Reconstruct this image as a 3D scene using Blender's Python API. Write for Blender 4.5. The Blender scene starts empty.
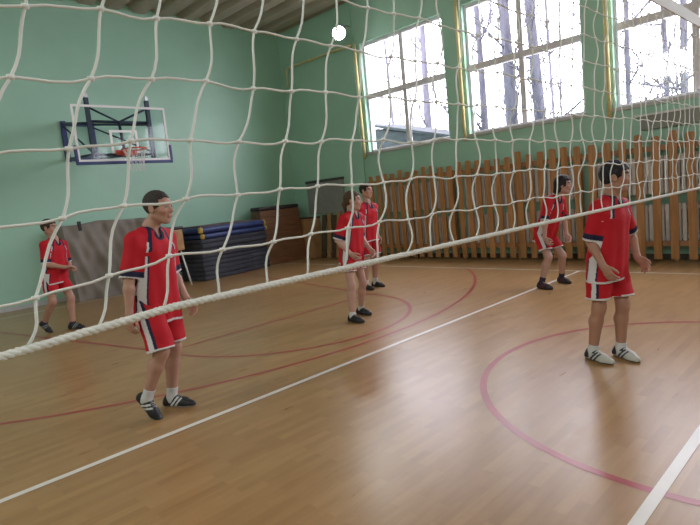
import bpy, bmesh, math, random
import numpy as np
from mathutils import Vector, Matrix

# ---------------------------------------------------------------- camera, sky, exposure
SC = bpy.context.scene
COL = SC.collection
cam_data = bpy.data.cameras.new('camera')
cam = bpy.data.objects.new('camera', cam_data); COL.objects.link(cam)
cam_data.sensor_width = 36.0; cam_data.lens = 542.54 / 700 * 36.0
cam_data.clip_start = 0.05; cam_data.clip_end = 200
_F = Vector((0.69100448, 0.71312882, -0.11815286))
_R = Vector((0.70624128, -0.70088507, -0.09991677))
_U = Vector((0.1540651, 0.01440149, 0.98795574))
cam.matrix_world = Matrix(((_R.x, _U.x, -_F.x, 0.0), (_R.y, _U.y, -_F.y, -0.8423), (_R.z, _U.z, -_F.z, 1.6231), (0, 0, 0, 1)))
SC.camera = cam
SC.view_settings.view_transform = 'Standard'; SC.view_settings.look = 'None'
SC.view_settings.gamma = 1.0; SC.view_settings.use_curve_mapping = False
SC.view_settings.exposure = 0.0
W = bpy.data.worlds.new('overcast_sky'); SC.world = W; W.use_nodes = True
SKY = W.node_tree.nodes['Background']
SKY.inputs[0].default_value = (0.93, 0.92, 1.0, 1); SKY.inputs[1].default_value = 14.0
XW = 10.5          # wall with the windows
YB = 12.1          # end wall with the hoop
XL, YF, ZC = -3.0, -12.0, 6.5
WIN_Y = [(8.86 - 3.03 * i, 8.86 - 3.03 * i - 2.50) for i in range(6)]
WIN_Z = (2.72, 5.44)
for i, (a, b) in enumerate(WIN_Y):
    l = bpy.data.lights.new('window_daylight', 'AREA'); l.shape = 'RECTANGLE'
    l.size = WIN_Z[1] - WIN_Z[0]; l.size_y = a - b
    l.cycles.is_portal = True
    o = bpy.data.objects.new('window_daylight', l); COL.objects.link(o)
    o.location = (XW + 0.26, (a + b) / 2, sum(WIN_Z) / 2); o.rotation_euler = (0, math.radians(90), 0)

for (y, e) in ((5.5, 150), (-.5, 150), (-6.5, 170)):      # added fill lights, out of view at the long wall behind the camera
    l = bpy.data.lights.new('fill_light', 'AREA'); l.shape = 'RECTANGLE'; l.size = 1.2; l.size_y = 1.6; l.energy = e; l.color = (1.0, .98, .95)
    o = bpy.data.objects.new('fill_light', l); COL.objects.link(o); o.location = (XL + .12, y, 5.3); o.rotation_euler = (0, math.radians(-62), 0)
rnd = random.Random(7)

# ---------------------------------------------------------------- materials
def mat(name, col, rough=0.6, spec=0.5, metal=0.0, noise=0.0, nscale=8.0, bump=0.0, emit=None, stretch=None):
    m = bpy.data.materials.new(name); m.use_nodes = True
    nt = m.node_tree; b = nt.nodes['Principled BSDF']
    b.inputs['Base Color'].default_value = (*col, 1); b.inputs['Roughness'].default_value = rough
    b.inputs['Specular IOR Level'].default_value = spec; b.inputs['Metallic'].default_value = metal
    if noise or bump:
        tc = nt.nodes.new('ShaderNodeTexCoord'); n = nt.nodes.new('ShaderNodeTexNoise')
        n.inputs['Scale'].default_value = nscale; n.inputs['Detail'].default_value = 5
        src = tc.outputs['Object']
        if stretch:
            mp = nt.nodes.new('ShaderNodeMapping'); mp.inputs['Scale'].default_value = stretch
            nt.links.new(src, mp.inputs[0]); src = mp.outputs[0]
        nt.links.new(src, n.inputs['Vector'])
        if noise:
            r = nt.nodes.new('ShaderNodeValToRGB')
            r.color_ramp.elements[0].position = 0.3; r.color_ramp.elements[1].position = 0.7
            r.color_ramp.elements[0].color = (*[c * (1 - noise) for c in col], 1)
            r.color_ramp.elements[1].color = (*[min(1, c * (1 + noise)) for c in col], 1)
            nt.links.new(n.outputs['Fac'], r.inputs[0]); nt.links.new(r.outputs[0], b.inputs['Base Color'])
        if bump:
            bp = nt.nodes.new('ShaderNodeBump'); bp.inputs['Strength'].default_value = bump; bp.inputs['Distance'].default_value = 0.02
            nt.links.new(n.outputs['Fac'], bp.inputs['Height']); nt.links.new(bp.outputs[0], b.inputs['Normal'])
    if emit:
        b.inputs['Emission Color'].default_value = (*emit[0], 1); b.inputs['Emission Strength'].default_value = emit[1]
    return m

def attr_mat(name, rough, spec=0.3, bump=0.0, nscale=40):
    m = mat(name, (1, 1, 1), rough, spec, bump=bump, nscale=nscale)
    a = m.node_tree.nodes.new('ShaderNodeAttribute'); a.attribute_name = 'Col'
    m.node_tree.links.new(a.outputs['Color'], m.node_tree.nodes['Principled BSDF'].inputs['Base Color'])
    return m

M = dict(
    green=mat('mint wall paint', (0.36, 0.60, 0.465), 0.42, 0.5, noise=0.04, nscale=1.2),
    ceil=mat('ceiling sheet', (0.46, 0.40, 0.33), 0.8, 0.2, noise=0.06, nscale=2),
    white_frame=mat('window frame paint', (0.74, 0.70, 0.74), 0.5, noise=0.08, nscale=9),
    sill=mat('sill paint', (0.50, 0.50, 0.50), 0.6, noise=0.06),
    red_line=mat('red court paint', (0.36, 0.05, 0.05), 0.28, 0.5, noise=0.12, nscale=3),
    white_line=mat('white court paint', (0.78, 0.74, 0.68), 0.3, 0.5, noise=0.06, nscale=3),
    plank=mat('varnished plank', (0.43, 0.20, 0.07), 0.4, 0.5, noise=0.22, nscale=6, stretch=(1, 3, 0.25)),
    rail=mat('rail wood', (0.33, 0.16, 0.07), 0.5, noise=0.2, nscale=6),
    radiator=mat('radiator enamel', (0.72, 0.66, 0.62), 0.35, noise=0.05),
    yellow=mat('yellow pipe paint', (0.70, 0.60, 0.28), 0.5, noise=0.12, nscale=5),
    cord=mat('net cord', (0.80, 0.79, 0.76), 0.8, 0.2),
    rope=mat('net rope', (0.80, 0.78, 0.74), 0.8, 0.2),
    tape=mat('net tape', (0.75, 0.73, 0.72), 0.7, 0.2),
    steel=mat('post steel', (0.35, 0.35, 0.37), 0.35, metal=0.8),
    blue=mat('blue enamel', (0.025, 0.04, 0.16), 0.45),
    navy_steel=mat('dark blue steel', (0.022, 0.028, 0.07), 0.45),
    bb_white=mat('board white line', (0.78, 0.76, 0.76), 0.5),
    silver=mat('silver cap', (0.6, 0.6, 0.62), 0.35, metal=0.7),
    orange=mat('rim red', (0.55, 0.07, 0.04), 0.4),
    mat_dark=mat('gym mat vinyl', (0.06, 0.062, 0.08), 0.7, 0.3, noise=0.2, nscale=5),
    mat_blue=mat('blue mat vinyl', (0.03, 0.05, 0.17), 0.45, noise=0.15),
    mat_maroon=mat('brown mat top', (0.10, 0.05, 0.04), 0.6, noise=0.2),
    corner_yellow=mat('yellow corner vinyl', (0.55, 0.36, 0.06), 0.5),
    vault_wood=mat('vaulting box wood', (0.20, 0.085, 0.04), 0.4, noise=0.25, nscale=5, stretch=(0.4, 1, 3)),
    vault_pad=mat('vaulting pad leather', (0.04, 0.03, 0.03), 0.5),
    tarp=mat('grey tarpaulin', (0.26, 0.225, 0.195), 0.75, 0.3, noise=0.12, nscale=3, bump=0.3),
    board_grey=mat('grey board', (0.26, 0.27, 0.25), 0.6, noise=0.08),
    board_edge=mat('dark board edge', (0.06, 0.06, 0.05), 0.5),
    oak=mat('light oak', (0.42, 0.23, 0.10), 0.45, noise=0.2, nscale=6),
    dark_wood=mat('dark stained wood', (0.10, 0.06, 0.035), 0.5, noise=0.25, nscale=6),
    black=mat('black rubber', (0.025, 0.025, 0.028), 0.6),
    base=mat('dark baseboard', (0.10, 0.075, 0.055), 0.5, noise=0.1),
    bark=mat('bark', (0.085, 0.08, 0.10), 0.9, 0.1, noise=0.3, nscale=6, stretch=(1, 1, 0.2)),
    snow=mat('winter ground', (0.45, 0.44, 0.45), 0.9, noise=0.2, nscale=1),
    shed=mat('roof sheet', (0.045, 0.048, 0.055), 0.8, 0.1, noise=0.35, nscale=4, stretch=(1, .3, 4)),
    lampbody=mat('lamp housing', (0.35, 0.36, 0.37), 0.4, metal=0.5),
    glow=mat('lamp glass', (1, 1, 1), 0.3, emit=((0.9, 0.95, 1.0), 60.0)),
    skin=attr_mat('skin', 0.55, 0.35), hair=attr_mat('hair', 0.6, 0.3, bump=0.6, nscale=60),
    cloth=attr_mat('jersey cloth', 0.75, 0.25, bump=0.15, nscale=25), shoe=attr_mat('shoe', 0.5, 0.4),
    sock=mat('white sock', (0.62, 0.61, 0.62), 0.9, 0.1), sock_dark=mat('dark sock', (0.05, 0.045, 0.07), 0.9, 0.1),
    eye=attr_mat('eye', 0.2, 0.5),
)

def floor_material():
    m = bpy.data.materials.new('varnished parquet'); m.use_nodes = True
    nt = m.node_tree; b = nt.nodes['Principled BSDF']; L = nt.links.new
    tc = nt.nodes.new('ShaderNodeTexCoord')
    br = nt.nodes.new('ShaderNodeTexBrick')
    br.inputs['Color1'].default_value = (0.0, 0.0, 0.0, 1); br.inputs['Color2'].default_value = (1, 1, 1, 1)
    br.inputs['Mortar'].default_value = (0.25, 0.25, 0.25, 1)
    br.inputs['Scale'].default_value = 1.0; br.inputs['Mortar Size'].default_value = 0.0012
    br.inputs['Mortar Smooth'].default_value = 0.4
    br.inputs['Brick Width'].default_value = 0.42; br.inputs['Row Height'].default_value = 0.07
    br.offset = 0.37; br.offset_frequency = 2
    L(tc.outputs['Object'], br.inputs['Vector'])
    n = nt.nodes.new('ShaderNodeTexNoise'); n.inputs['Scale'].default_value = 3; n.inputs['Detail'].default_value = 6
    mp = nt.nodes.new('ShaderNodeMapping'); mp.inputs['Scale'].default_value = (1, 7, 1)
    L(tc.outputs['Object'], mp.inputs[0]); L(mp.outputs[0], n.inputs['Vector'])
    n2 = nt.nodes.new('ShaderNodeTexNoise'); n2.inputs['Scale'].default_value = 0.5; n2.inputs['Detail'].default_value = 3
    L(tc.outputs['Object'], n2.inputs['Vector'])
    a1 = nt.nodes.new('ShaderNodeMath'); a1.operation = 'MULTIPLY'; a1.inputs[1].default_value = 0.28
    L(br.outputs['Color'], a1.inputs[0])
    a2 = nt.nodes.new('ShaderNodeMath'); a2.operation = 'MULTIPLY_ADD'; a2.inputs[1].default_value = 0.5
    L(n.outputs['Fac'], a2.inputs[0]); L(a1.outputs[0], a2.inputs[2])
    a3 = nt.nodes.new('ShaderNodeMath'); a3.operation = 'MULTIPLY_ADD'; a3.inputs[1].default_value = 0.35
    L(n2.outputs['Fac'], a3.inputs[0]); L(a2.outputs[0], a3.inputs[2])
    r = nt.nodes.new('ShaderNodeValToRGB')
    e = r.color_ramp.elements; e[0].position = 0.2; e[1].position = 1.0
    e[0].color = (0.29, 0.15, 0.056, 1); e[1].color = (0.49, 0.30, 0.135, 1)
    L(a3.outputs[0], r.inputs[0]); L(r.outputs[0], b.inputs['Base Color'])
    b.inputs['Roughness'].default_value = 0.30; b.inputs['Specular IOR Level'].default_value = 0.5
    rr = nt.nodes.new('ShaderNodeMapRange'); rr.inputs[3].default_value = 0.24; rr.inputs[4].default_value = 0.36
    L(n.outputs['Fac'], rr.inputs[0]); L(rr.outputs[0], b.inputs['Roughness'])
    return m

def glass_material(name, tint, gl):
    m = bpy.data.materials.new(name); m.use_nodes = True
    nt = m.node_tree; nt.nodes.remove(nt.nodes['Principled BSDF'])
    t = nt.nodes.new('ShaderNodeBsdfTransparent'); t.inputs[0].default_value = (*tint, 1)
    g = nt.nodes.new('ShaderNodeBsdfGlossy'); g.inputs['Roughness'].default_value = 0.05
    mx = nt.nodes.new('ShaderNodeMixShader'); mx.inputs[0].default_value = gl
    nt.links.new(t.outputs[0], mx.inputs[1]); nt.links.new(g.outputs[0], mx.inputs[2])
    nt.links.new(mx.outputs[0], nt.nodes['Material Output'].inputs[0])
    return m
M['floor'] = floor_material()
M['glass'] = glass_material('window glass', (0.95, 0.95, 0.97), 0.05)
M['bb_glass'] = glass_material('backboard glass', (0.90, 0.93, 0.93), 0.015)

# ---------------------------------------------------------------- mesh helpers
def link(name, me, material=None, parent=None):
    o = bpy.data.objects.new(name, me); COL.objects.link(o)
    if material: me.materials.append(material)
    if parent is not None: o.parent = parent
    return o

class MB:
    """collects shapes into one mesh"""
    def __init__(s): s.v = []; s.f = []
    def quad(s, *p):
        b = len(s.v); s.v += [tuple(q) for q in p]; s.f.append(tuple(range(b, b + len(p)))); return s
    def box(s, lo, hi, M4=None, bev=0.0):
        bm = bmesh.new(); bmesh.ops.create_cube(bm, size=1)
        for v in bm.verts:
            v.co = Vector([(lo[i] + hi[i]) / 2 + v.co[i] * (hi[i] - lo[i]) for i in range(3)])
        if bev: bmesh.ops.bevel(bm, geom=bm.edges[:], offset=bev, segments=2, profile=0.5, affect='EDGES')
        return s.bm(bm, M4)
    def bm(s, bm, M4=None):
        b = len(s.v); bm.verts.ensure_lookup_table(); bm.verts.index_update()
        for v in bm.verts: s.v.append(tuple(M4 @ v.co) if M4 else tuple(v.co))
        for f in bm.faces: s.f.append(tuple(b + v.index for v in f.verts))
        bm.free(); return s
    def tube(s, pts, r, n=8, cap=True, rs=None):
        pts = [Vector(p) for p in pts]; b = len(s.v); up = None
        for i, p in enumerate(pts):
            t = (pts[min(i + 1, len(pts) - 1)] - pts[max(i - 1, 0)]).normalized()
            if up is None:
                up = Vector((0, 0, 1)) if abs(t.z) < 0.9 else Vector((1, 0, 0))
            a = t.cross(up).normalized(); c = a.cross(t).normalized(); up = c
            rr = rs[i] if rs else r
            for k in range(n):
                q = 2 * math.pi * k / n
                s.v.append(tuple(p + a * (rr * math.cos(q)) + c * (rr * math.sin(q))))
        for i in range(len(pts) - 1):
            for k in range(n):
                s.f.append((b + i * n + k, b + i * n + (k + 1) % n, b + (i + 1) * n + (k + 1) % n, b + (i + 1) * n + k))
        if cap:
            s.f.append(tuple(b + k for k in range(n))[::-1]); e = b + (len(pts) - 1) * n
            s.f.append(tuple(e + k for k in range(n)))
        return s
    def prism(s, poly, axis, a, b):
        """polygon (2-D) in the plane across `axis`, swept from a to b"""
        def P(u, w, t):
            return {0: (t, u, w), 1: (u, t, w), 2: (u, w, t)}[axis]
        n = len(poly); k = len(s.v)
        s.v += [P(u, w, a) for u, w in poly] + [P(u, w, b) for u, w in poly]
        s.f.append(tuple(range(k, k + n))[::-1]); s.f.append(tuple(range(k + n, k + 2 * n)))
        for i in range(n): s.f.append((k + i, k + (i + 1) % n, k + n + (i + 1) % n, k + n + i))
        return s
    def build(s, name, material, parent=None, smooth=False):
        me = bpy.data.meshes.new(name); me.from_pydata(s.v, [], s.f); me.update()
        bm = bmesh.new(); bm.from_mesh(me); bmesh.ops.recalc_face_normals(bm, faces=bm.faces[:]); bm.to_mesh(me); bm.free()
        if smooth:
            for p in me.polygons: p.use_smooth = True
        return link(name, me, material, parent)

def tag(o, label=None, cat=None, group=None, kind=None):
    if label: o['label'] = label
    if cat: o['category'] = cat
    if group: o['group'] = group
    if kind: o['kind'] = kind
    return o
def thing(name, label, cat, loc=(0, 0, 0), rz=0.0, group=None):
    o = bpy.data.objects.new(name, None); COL.objects.link(o); o.empty_display_size = 0.1
    o.location = loc; o.rotation_euler = (0, 0, rz)
    return tag(o, label, cat, group)
def struct(o, label=None): return tag(o, label, kind='structure')
def copy_tree(o, parent=None):
    c = o.copy(); COL.objects.link(c)
    if parent is not None: c.parent = parent
    for ch in list(o.children): copy_tree(ch, c)
    return c

# ---------------------------------------------------------------- room shell
fl = struct(MB().box((XL - .2, YF - .2, -.25), (XW + .3, YB + .3, 0)).build('floor', M['floor']), 'varnished orange-brown parquet sports floor with court lines')
struct(MB().box((XL - .2, YB, 0), (XW + .3, YB + .3, ZC + .25)).build('wall_back', M['green']), 'mint green end wall behind the hoop')
struct(MB().box((XL - .2, YF - .2, 0), (XL, YB, ZC + .25)).build('wall_left', M['green']))
struct(MB().box((XL, YF - .2, 0), (XW + .3, YF, ZC + .25)).build('wall_front', M['green']))
w = MB()
w.box((XW, YF, 0), (XW + .3, YB, WIN_Z[0])); w.box((XW, YF, WIN_Z[1]), (XW + .3, YB, ZC + .25))
edges = [YB] + [y for ab in WIN_Y for y in ab] + [YF]
for i in range(0, len(edges), 2): w.box((XW, edges[i + 1], WIN_Z[0]), (XW + .3, edges[i], WIN_Z[1]))
struct(w.build('wall_right', M['green']), 'mint green long wall with the row of windows')
c = MB(); prof = []; x = XL - .2
while x < XW + .3:
    prof += [(x, ZC + .14), (x + .10, ZC), (x + .38, ZC), (x + .48, ZC + .14)]; x += .62
prof += [(XW + .6, ZC + .14), (XW + .6, ZC + .4), (XL - .2, ZC + .4)]
struct(c.prism(prof, 1, YF - .2, YB + .3).build('ceiling', M['ceil']), 'beige ribbed ceiling')
struct(MB().box((XW - .02, YF, 0), (XW, YB, .10)).build('baseboard_right', M['base']))
struct(MB().box((XL, YB - .02, 0), (XW, YB, .08)).build('baseboard_back', M['sill']))
struct(MB().box((XW - .06, 9.06, 0), (XW, 9.40, ZC)).build('trim_1', M['green']), 'narrow green pilaster left of the first window')

def window(n, a, b):
    z0, z1 = WIN_Z; ym = (a + b) / 2; zt = 4.12; x0, x1 = XW + .10, XW + .17
    root = MB()
    root.box((x0, b, z0), (x1, a, z0 + .07)); root.box((x0, b, z1 - .07), (x1, a, z1))
    root.box((x0, b, z0 + .07), (x1, b + .06, z1 - .07)); root.box((x0, a - .06, z0 + .07), (x1, a, z1 - .07))
    o = struct(root.build('window_%d' % n, M['white_frame']))
    MB().box((x0 - .02, b + .06, zt - .06), (x1, a - .06, zt + .07)).build('transom', M['white_frame'], o)
    mu = MB(); mu.box((x0 - .01, ym - .055, z0 + .07), (x1, ym + .055, zt - .06)); mu.box((x0 - .01, ym - .055, zt + .07), (x1, ym + .055, z1 - .07))
    mu.build('mullion', M['white_frame'], o)
    MB().box((XW - .05, b - .04, z0 - .05), (x0, a + .04, z0 + .012)).build('window_sill', M['sill'], o)
    for (y0, y1) in ((b + .06, ym - .055), (ym + .055, a - .06)):
        for (p, q) in ((z0 + .07, zt - .06), (zt + .07, z1 - .07)):
            MB().box((x0 + .03, y0, p), (x0 + .036, y1, q)).build('pane', M['glass'], o)
for i, (a, b) in enumerate(WIN_Y): window(i + 1, a, b)

# court markings: thin paint, parts of the floor
XC, YBASE = 4.607, 11.17
def strip(name, pts, w, m, z=.0015):
    L_, R_ = [], []
    for i, p in enumerate(pts):
        a = Vector(pts[max(i - 1, 0)]); b = Vector(pts[min(i + 1, len(pts) - 1)]); t = (b - a).normalized(); nn = Vector((-t.y, t.x)) * w / 2
        L_.append((p[0] + nn.x, p[1] + nn.y, z)); R_.append((p[0] - nn.x, p[1] - nn.y, z))
    me = bpy.data.meshes.new(name); n = len(pts)
    me.from_pydata(L_ + R_, [], [(i, i + n, i + n + 1, i + 1) for i in range(n - 1)])
    me.update()
    bm = bmesh.new(); bm.from_mesh(me)
    for f in bm.faces:
        if f.normal.z < 0: f.normal_flip()
    bm.to_mesh(me); bm.free()
    return link(name, me, m, fl)
def arc(cx, cy, r, a0, a1, n=72):
    return [(cx + r * math.cos(math.radians(a0 + (a1 - a0) * i / n)), cy + r * math.sin(math.radians(a0 + (a1 - a0) * i / n))) for i in range(n + 1)]
strip('centre_line', [(.1, 0), (9.13, 0)], .06, M['white_line'], .003)
strip('attack_line', [(.1, 3), (9.13, 3)], .055, M['white_line'], .003)
strip('attack_line', [(.1, -3), (9.13, -3)], .055, M['white_line'], .003)
strip('base_line', [(.1, YBASE), (9.13, YBASE)], .05, M['white_line'], .003)
strip('side_line', [(9.107, -11.2), (9.107, YBASE)], .05, M['white_line'], .0022)
strip('side_line', [(.107, -11.2), (.107, YBASE)], .05, M['white_line'], .0022)
strip('centre_circle', arc(XC, 0, 1.8, 0, 360, 96), .055, M['red_line'])
a_lim = math.degrees(math.acos(4.48 / 6.25))
strip('three_point_arc', arc(XC, YBASE - 1.575, 6.25, -180 + a_lim, -a_lim), .05, M['red_line'])
strip('free_throw_arc', arc(XC, YBASE - 5.8, 1.8, -180, 0), .05, M['red_line'])
strip('free_throw_line', [(XC - 1.8, YBASE - 5.8), (XC + 1.8, YBASE - 5.8)], .05, M['red_line'], .0018)
strip('lane_line', [(XC - 1.8, YBASE - 5.8), (XC - 3, YBASE)], .05, M['red_line'], .0018)
strip('lane_line', [(XC + 1.8, YBASE - 5.8), (XC + 3, YBASE)], .05, M['red_line'], .0018)

# ---------------------------------------------------------------- outside: ground, shed, trees
struct(MB().box((XW + .31, -30, -.6), (60, 50, -.5)).build('ground', M['snow']))
sh = thing('shed', 'low grey shed roof seen through the lower panes of the leftmost window', 'shed', (12.9, 9.6, -.5))
MB().prism([(-1.5, 0), (1.6, 0), (1.6, 4.25), (-1.5, 3.53)], 0, .0, 2.0).build('wall', M['shed'], sh)
rf = MB().prism([(-1.75, 3.46), (1.8, 4.38), (1.8, 4.46), (-1.75, 3.54)], 0, -.15, 2.15)
rf.build('roof', M['shed'], sh)

def tree(i, x, y, r, label, forked=False):
    t = thing('bare_tree', label, 'tree', (x, y, -.5), group='bare trees outside the windows')
    rr = random.Random(100 + i); H = 12.5
    lx, ly = rr.uniform(-.4, .4), rr.uniform(-.4, .4)
    pt = lambda s: Vector((lx * s * s + .06 * math.sin(5 * s + i), ly * s * s + .06 * math.cos(4 * s + i), H * s))
    n = 14
    MB().tube([pt(k / n) for k in range(n + 1)], r, 9, rs=[r * (1.25 - .15 * min(1, 8 * k / n)) * (1 - .7 * k / n) for k in range(n + 1)]).build('trunk', M['bark'], t, True)
    for k in range(16):
        b = MB()
        s = rr.uniform(.22, .92); p = pt(s); az = rr.uniform(0, 6.28); L = rr.uniform(1.0, 2.6) * (1.1 - .5 * s)
        d = Vector((math.cos(az), math.sin(az), rr.uniform(.2, 1.0))).normalized()
        def limb(p, d, L, r0, depth):
            pts = [p]; q = p.copy(); dd = d.copy()
            for j in range(5):
                dd = (dd + Vector((rr.uniform(-.25, .25), rr.uniform(-.25, .25), rr.uniform(-.08, .22)))).normalized(); q = q + dd * L / 5; pts.append(q.copy())
            b.tube(pts, r0, 4, rs=[r0 * (1 - .75 * j / 5) for j in range(6)])
            if depth:
                for j in (1, 2, 3, 4):
                    e = (dd + Vector((rr.uniform(-1, 1), rr.uniform(-1, 1), rr.uniform(-.3, .8)))).normalized()
                    limb(pts[j], e, L * .55, r0 * .5, depth - 1)
        limb(p, d, L, min(.035, r * .35) + .006, 2)
        b.build('branch', M['bark'], t)
TREES = [
 (20.0, 15.98, .09, 'slim bare tree nearest the left jamb of the leftmost window'),
 (22.0, 17.08, .05, 'very thin bare sapling second from the left jamb of the leftmost window'),
 (24.0, 17.88, .06, 'thin bare tree just left of the mullion of the leftmost window'),
 (17.0, 11.74, .17, 'thick bare tree in the right half of the leftmost window'),
 (18.0, 11.2, .11, 'medium bare tree close to the right jamb of the leftmost window'),
 (25.0, 16.33, .05, 'thin distant bare tree behind the thick trunk of the leftmost window'),
 (16.0, 8.72, .14, 'medium bare trunk at the left side of the middle window'),
 (15.0, 7.27, .21, 'thickest bare trunk left of the mullion of the middle window'),
 (15.0, 6.40, .19, 'thick bare trunk just right of the mullion of the middle window'),
 (24.0, 10.06, .08, 'distant thin tree in the right half of the middle window'),
 (26.0, 10.59, .06, 'far spindly tree at the centre of the right pane of the middle window'),
 (28.0, 10.3, .06, 'farthest spindly tree near the right jamb of the middle window'),
 (15.0, 3.99, .075, 'slim dark trunk at the left side of the rightmost window'),
 (17.0, 3.69, .085, 'slim trunk right of centre in the pane of the rightmost window'),
 (16.0, 3.13, .11, 'medium trunk beside the mullion of the rightmost window'),
 (23.0, 7.2, .06, 'distant branching tree in the middle of the rightmost window pane'),
]
for i, a in enumerate(TREES): tree(i, *a)

# ---------------------------------------------------------------- pipes, lamp, wall panel
def heating_pipe(y, z0, z1, label, ext=False):
    t = thing('heating_pipe', label, 'pipe', (XW - .083, y, z0), group='yellow pipes on the window wall')
    MB().tube([(0, 0, 0), (0, 0, z1 - z0)], .038, 10).build('pipe_run', M['yellow'], t, True)
    for z in np.linspace(.3, z1 - z0 - .25, 4):
        MB().box((-.04, -.012, z - .02), (.06, .012, z + .02)).build('bracket', M['yellow'], t)
    return t
heating_pipe(8.96, 2.6, 5.46, 'yellow upright pipe left of the leftmost window')
heating_pipe(5.91, 2.6, 5.85, 'yellow upright pipe left of the middle window')
heating_pipe(2.87, 2.55, 5.85, 'yellow upright pipe left of the rightmost window')
t = thing('heating_pipe', 'yellow-brown horizontal pipe running high on the wall towards the corner', 'pipe', (XW - .083, 0, 0), group='yellow pipes on the window wall')
MB().tube([(-.04, 9.03, 5.44), (-.04, 9.45, 5.45), (-.02, 9.55, 5.46), (-.02, 11.62, 5.49), (-.01, 11.72, 5.42), (-.01, 11.74, 4.97)], .026, 8).build('pipe_run', M['yellow'], t, True)
for y in (9.8, 10.7, 11.5): MB().box((-.04, y - .012, 5.44), (.06, y + .012, 5.51)).build('bracket', M['yellow'], t)

lp = thing('flood_lamp', 'lit round white flood lamp high on the wall by the leftmost window', 'lamp', (9.9, 8.95, 5.65))
d = Vector((-.75, -.62, -.25)).normalized()
rot = d.to_track_quat('Z', 'Y').to_matrix().to_4x4()
bm = bmesh.new(); bmesh.ops.create_cone(bm, cap_ends=True, segments=24, radius1=.06, radius2=.165, depth=.22); bmesh.ops.translate(bm, verts=bm.verts[:], vec=(0, 0, -.11))
MB().bm(bm, rot).build('housing', M['lampbody'], lp)
bm = bmesh.new(); bmesh.ops.create_uvsphere(bm, u_segments=20, v_segments=10, radius=.155)
for v in bm.verts: v.co.z = max(v.co.z, 0) * .25 + .002
MB().bm(bm, rot).build('lens', M['glow'], lp, True)
MB().tube([(.12, .05, .08), (.35, .09, .25), (.5, .1, .25)], .02, 8).tube([(.02, .0, .17), (.2, .05, .2)], .012, 6).build('bracket', M['lampbody'], lp)
sl = bpy.data.lights.new('lamp_light', 'SPOT'); sl.energy = 120; sl.spot_size = math.radians(150); sl.spot_blend = .6; sl.shadow_soft_size = .14; sl.color = (.92, .97, 1)
so = bpy.data.objects.new('lamp_light', sl); COL.objects.link(so); so.parent = lp; so.location = d * .06; so.rotation_euler = (-d).to_track_quat('Z', 'Y').to_euler()

t = thing('wall_duct', 'long grey boxed duct on the wall under the rightmost window', 'duct', (XW, 0, 0))
MB().box((-.09, -1.0, 2.27), (0, 2.38, 2.50)).build('casing', M['board_grey'], t)
MB().box((-.12, -1.02, 2.50), (0, 2.45, 2.53)).build('cover_strip', M['white_frame'], t)

# ---------------------------------------------------------------- radiators and plank guards
def radiator(y0, y1, z0, z1, label):
    t = thing('radiator', label, 'radiator', (XW - .112, (y0 + y1) / 2, z0), group='white radiators behind the plank guards')
    L = y1 - y0; b = MB(); n = int(L / .085)
    for k in range(n):
        y = -L / 2 + (k + .5) * L / n
        b.box((-.055, y - .033, .0), (.045, y + .033, z1 - z0), bev=.012)
    b.box((-.02, -L / 2, .05), (.02, L / 2, .10)); b.box((-.02, -L / 2, z1 - z0 - .10), (.02, L / 2, z1 - z0 - .05))
    b.build('radiator_body', M['radiator'], t)
    for y in (-L / 3, L / 3): MB().box((.0, y - .02, z1 - z0 - .16), (.09, y + .02, z1 - z0 - .11)).build('bracket', M['steel'], t)
NAMES = ['leftmost', 'middle', 'rightmost']
PAN = [(8.74, 6.17), (6.12, 3.32), (3.27, .42)]
for nm, (a, b) in zip(NAMES, PAN):
    radiator(b + .15, a - .15, .34, .98, 'low white ribbed radiator behind the planks under the %s window' % nm)
    radiator(b + .15, a - .15, 1.16, 1.80, 'upper white ribbed radiator behind the planks under the %s window' % nm)
def guard(a, b, label, pitch, pw, seed, zt):
    rr = random.Random(seed)
    t = thing('plank_guard', label, 'guard', (10.24, (a + b) / 2, 0), group='wooden plank guards along the window wall')
    L = a - b
    for z in (.31, 1.93):
        MB().box((.0, -L / 2, z - .045), (.035, L / 2, z + .045)).build('rail', M['rail'], t)
    for y in (-L / 2 + .08, 0, L / 2 - .08):
        MB().box((.035, y - .03, 0), (.075, y + .03, 2.0)).build('post', M['rail'], t)
    n = int(round(L / pitch))
    for k in range(n):
        y = -L / 2 + (k + .5) * L / n; h = zt + rr.choice((0, 0, .02, .06, -.02))
        tl = rr.uniform(-.006, .006)
        bm = bmesh.new(); bmesh.ops.create_cube(bm, size=1)
        for v in bm.verts: v.co = Vector((v.co.x * .024 - .013, y + v.co.y * pw + (tl if v.co.z > 0 else -tl), .045 + (v.co.z + .5) * (h - .045)))
        tops = [e for e in bm.edges if abs(e.verts[0].co.x - e.verts[1].co.x) > .02 and min(e.verts[0].co.z, e.verts[1].co.z) > 1]
        bmesh.ops.bevel(bm, geom=tops, offset=.03, segments=3, profile=.5, affect='EDGES')
        MB().bm(bm).build('plank', M['plank'], t)
guard(8.76, 6.14, 'tall wooden plank guard under the leftmost window nearest the corner', .232, .125, 1, 2.10)
guard(6.12, 3.30, 'tall wooden plank guard under the middle window behind the crouching player', .242, .125, 2, 2.14)
guard(3.27, .40, 'tall wooden plank guard under the rightmost window with wide gaps', .250, .125, 3, 2.13)

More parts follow.
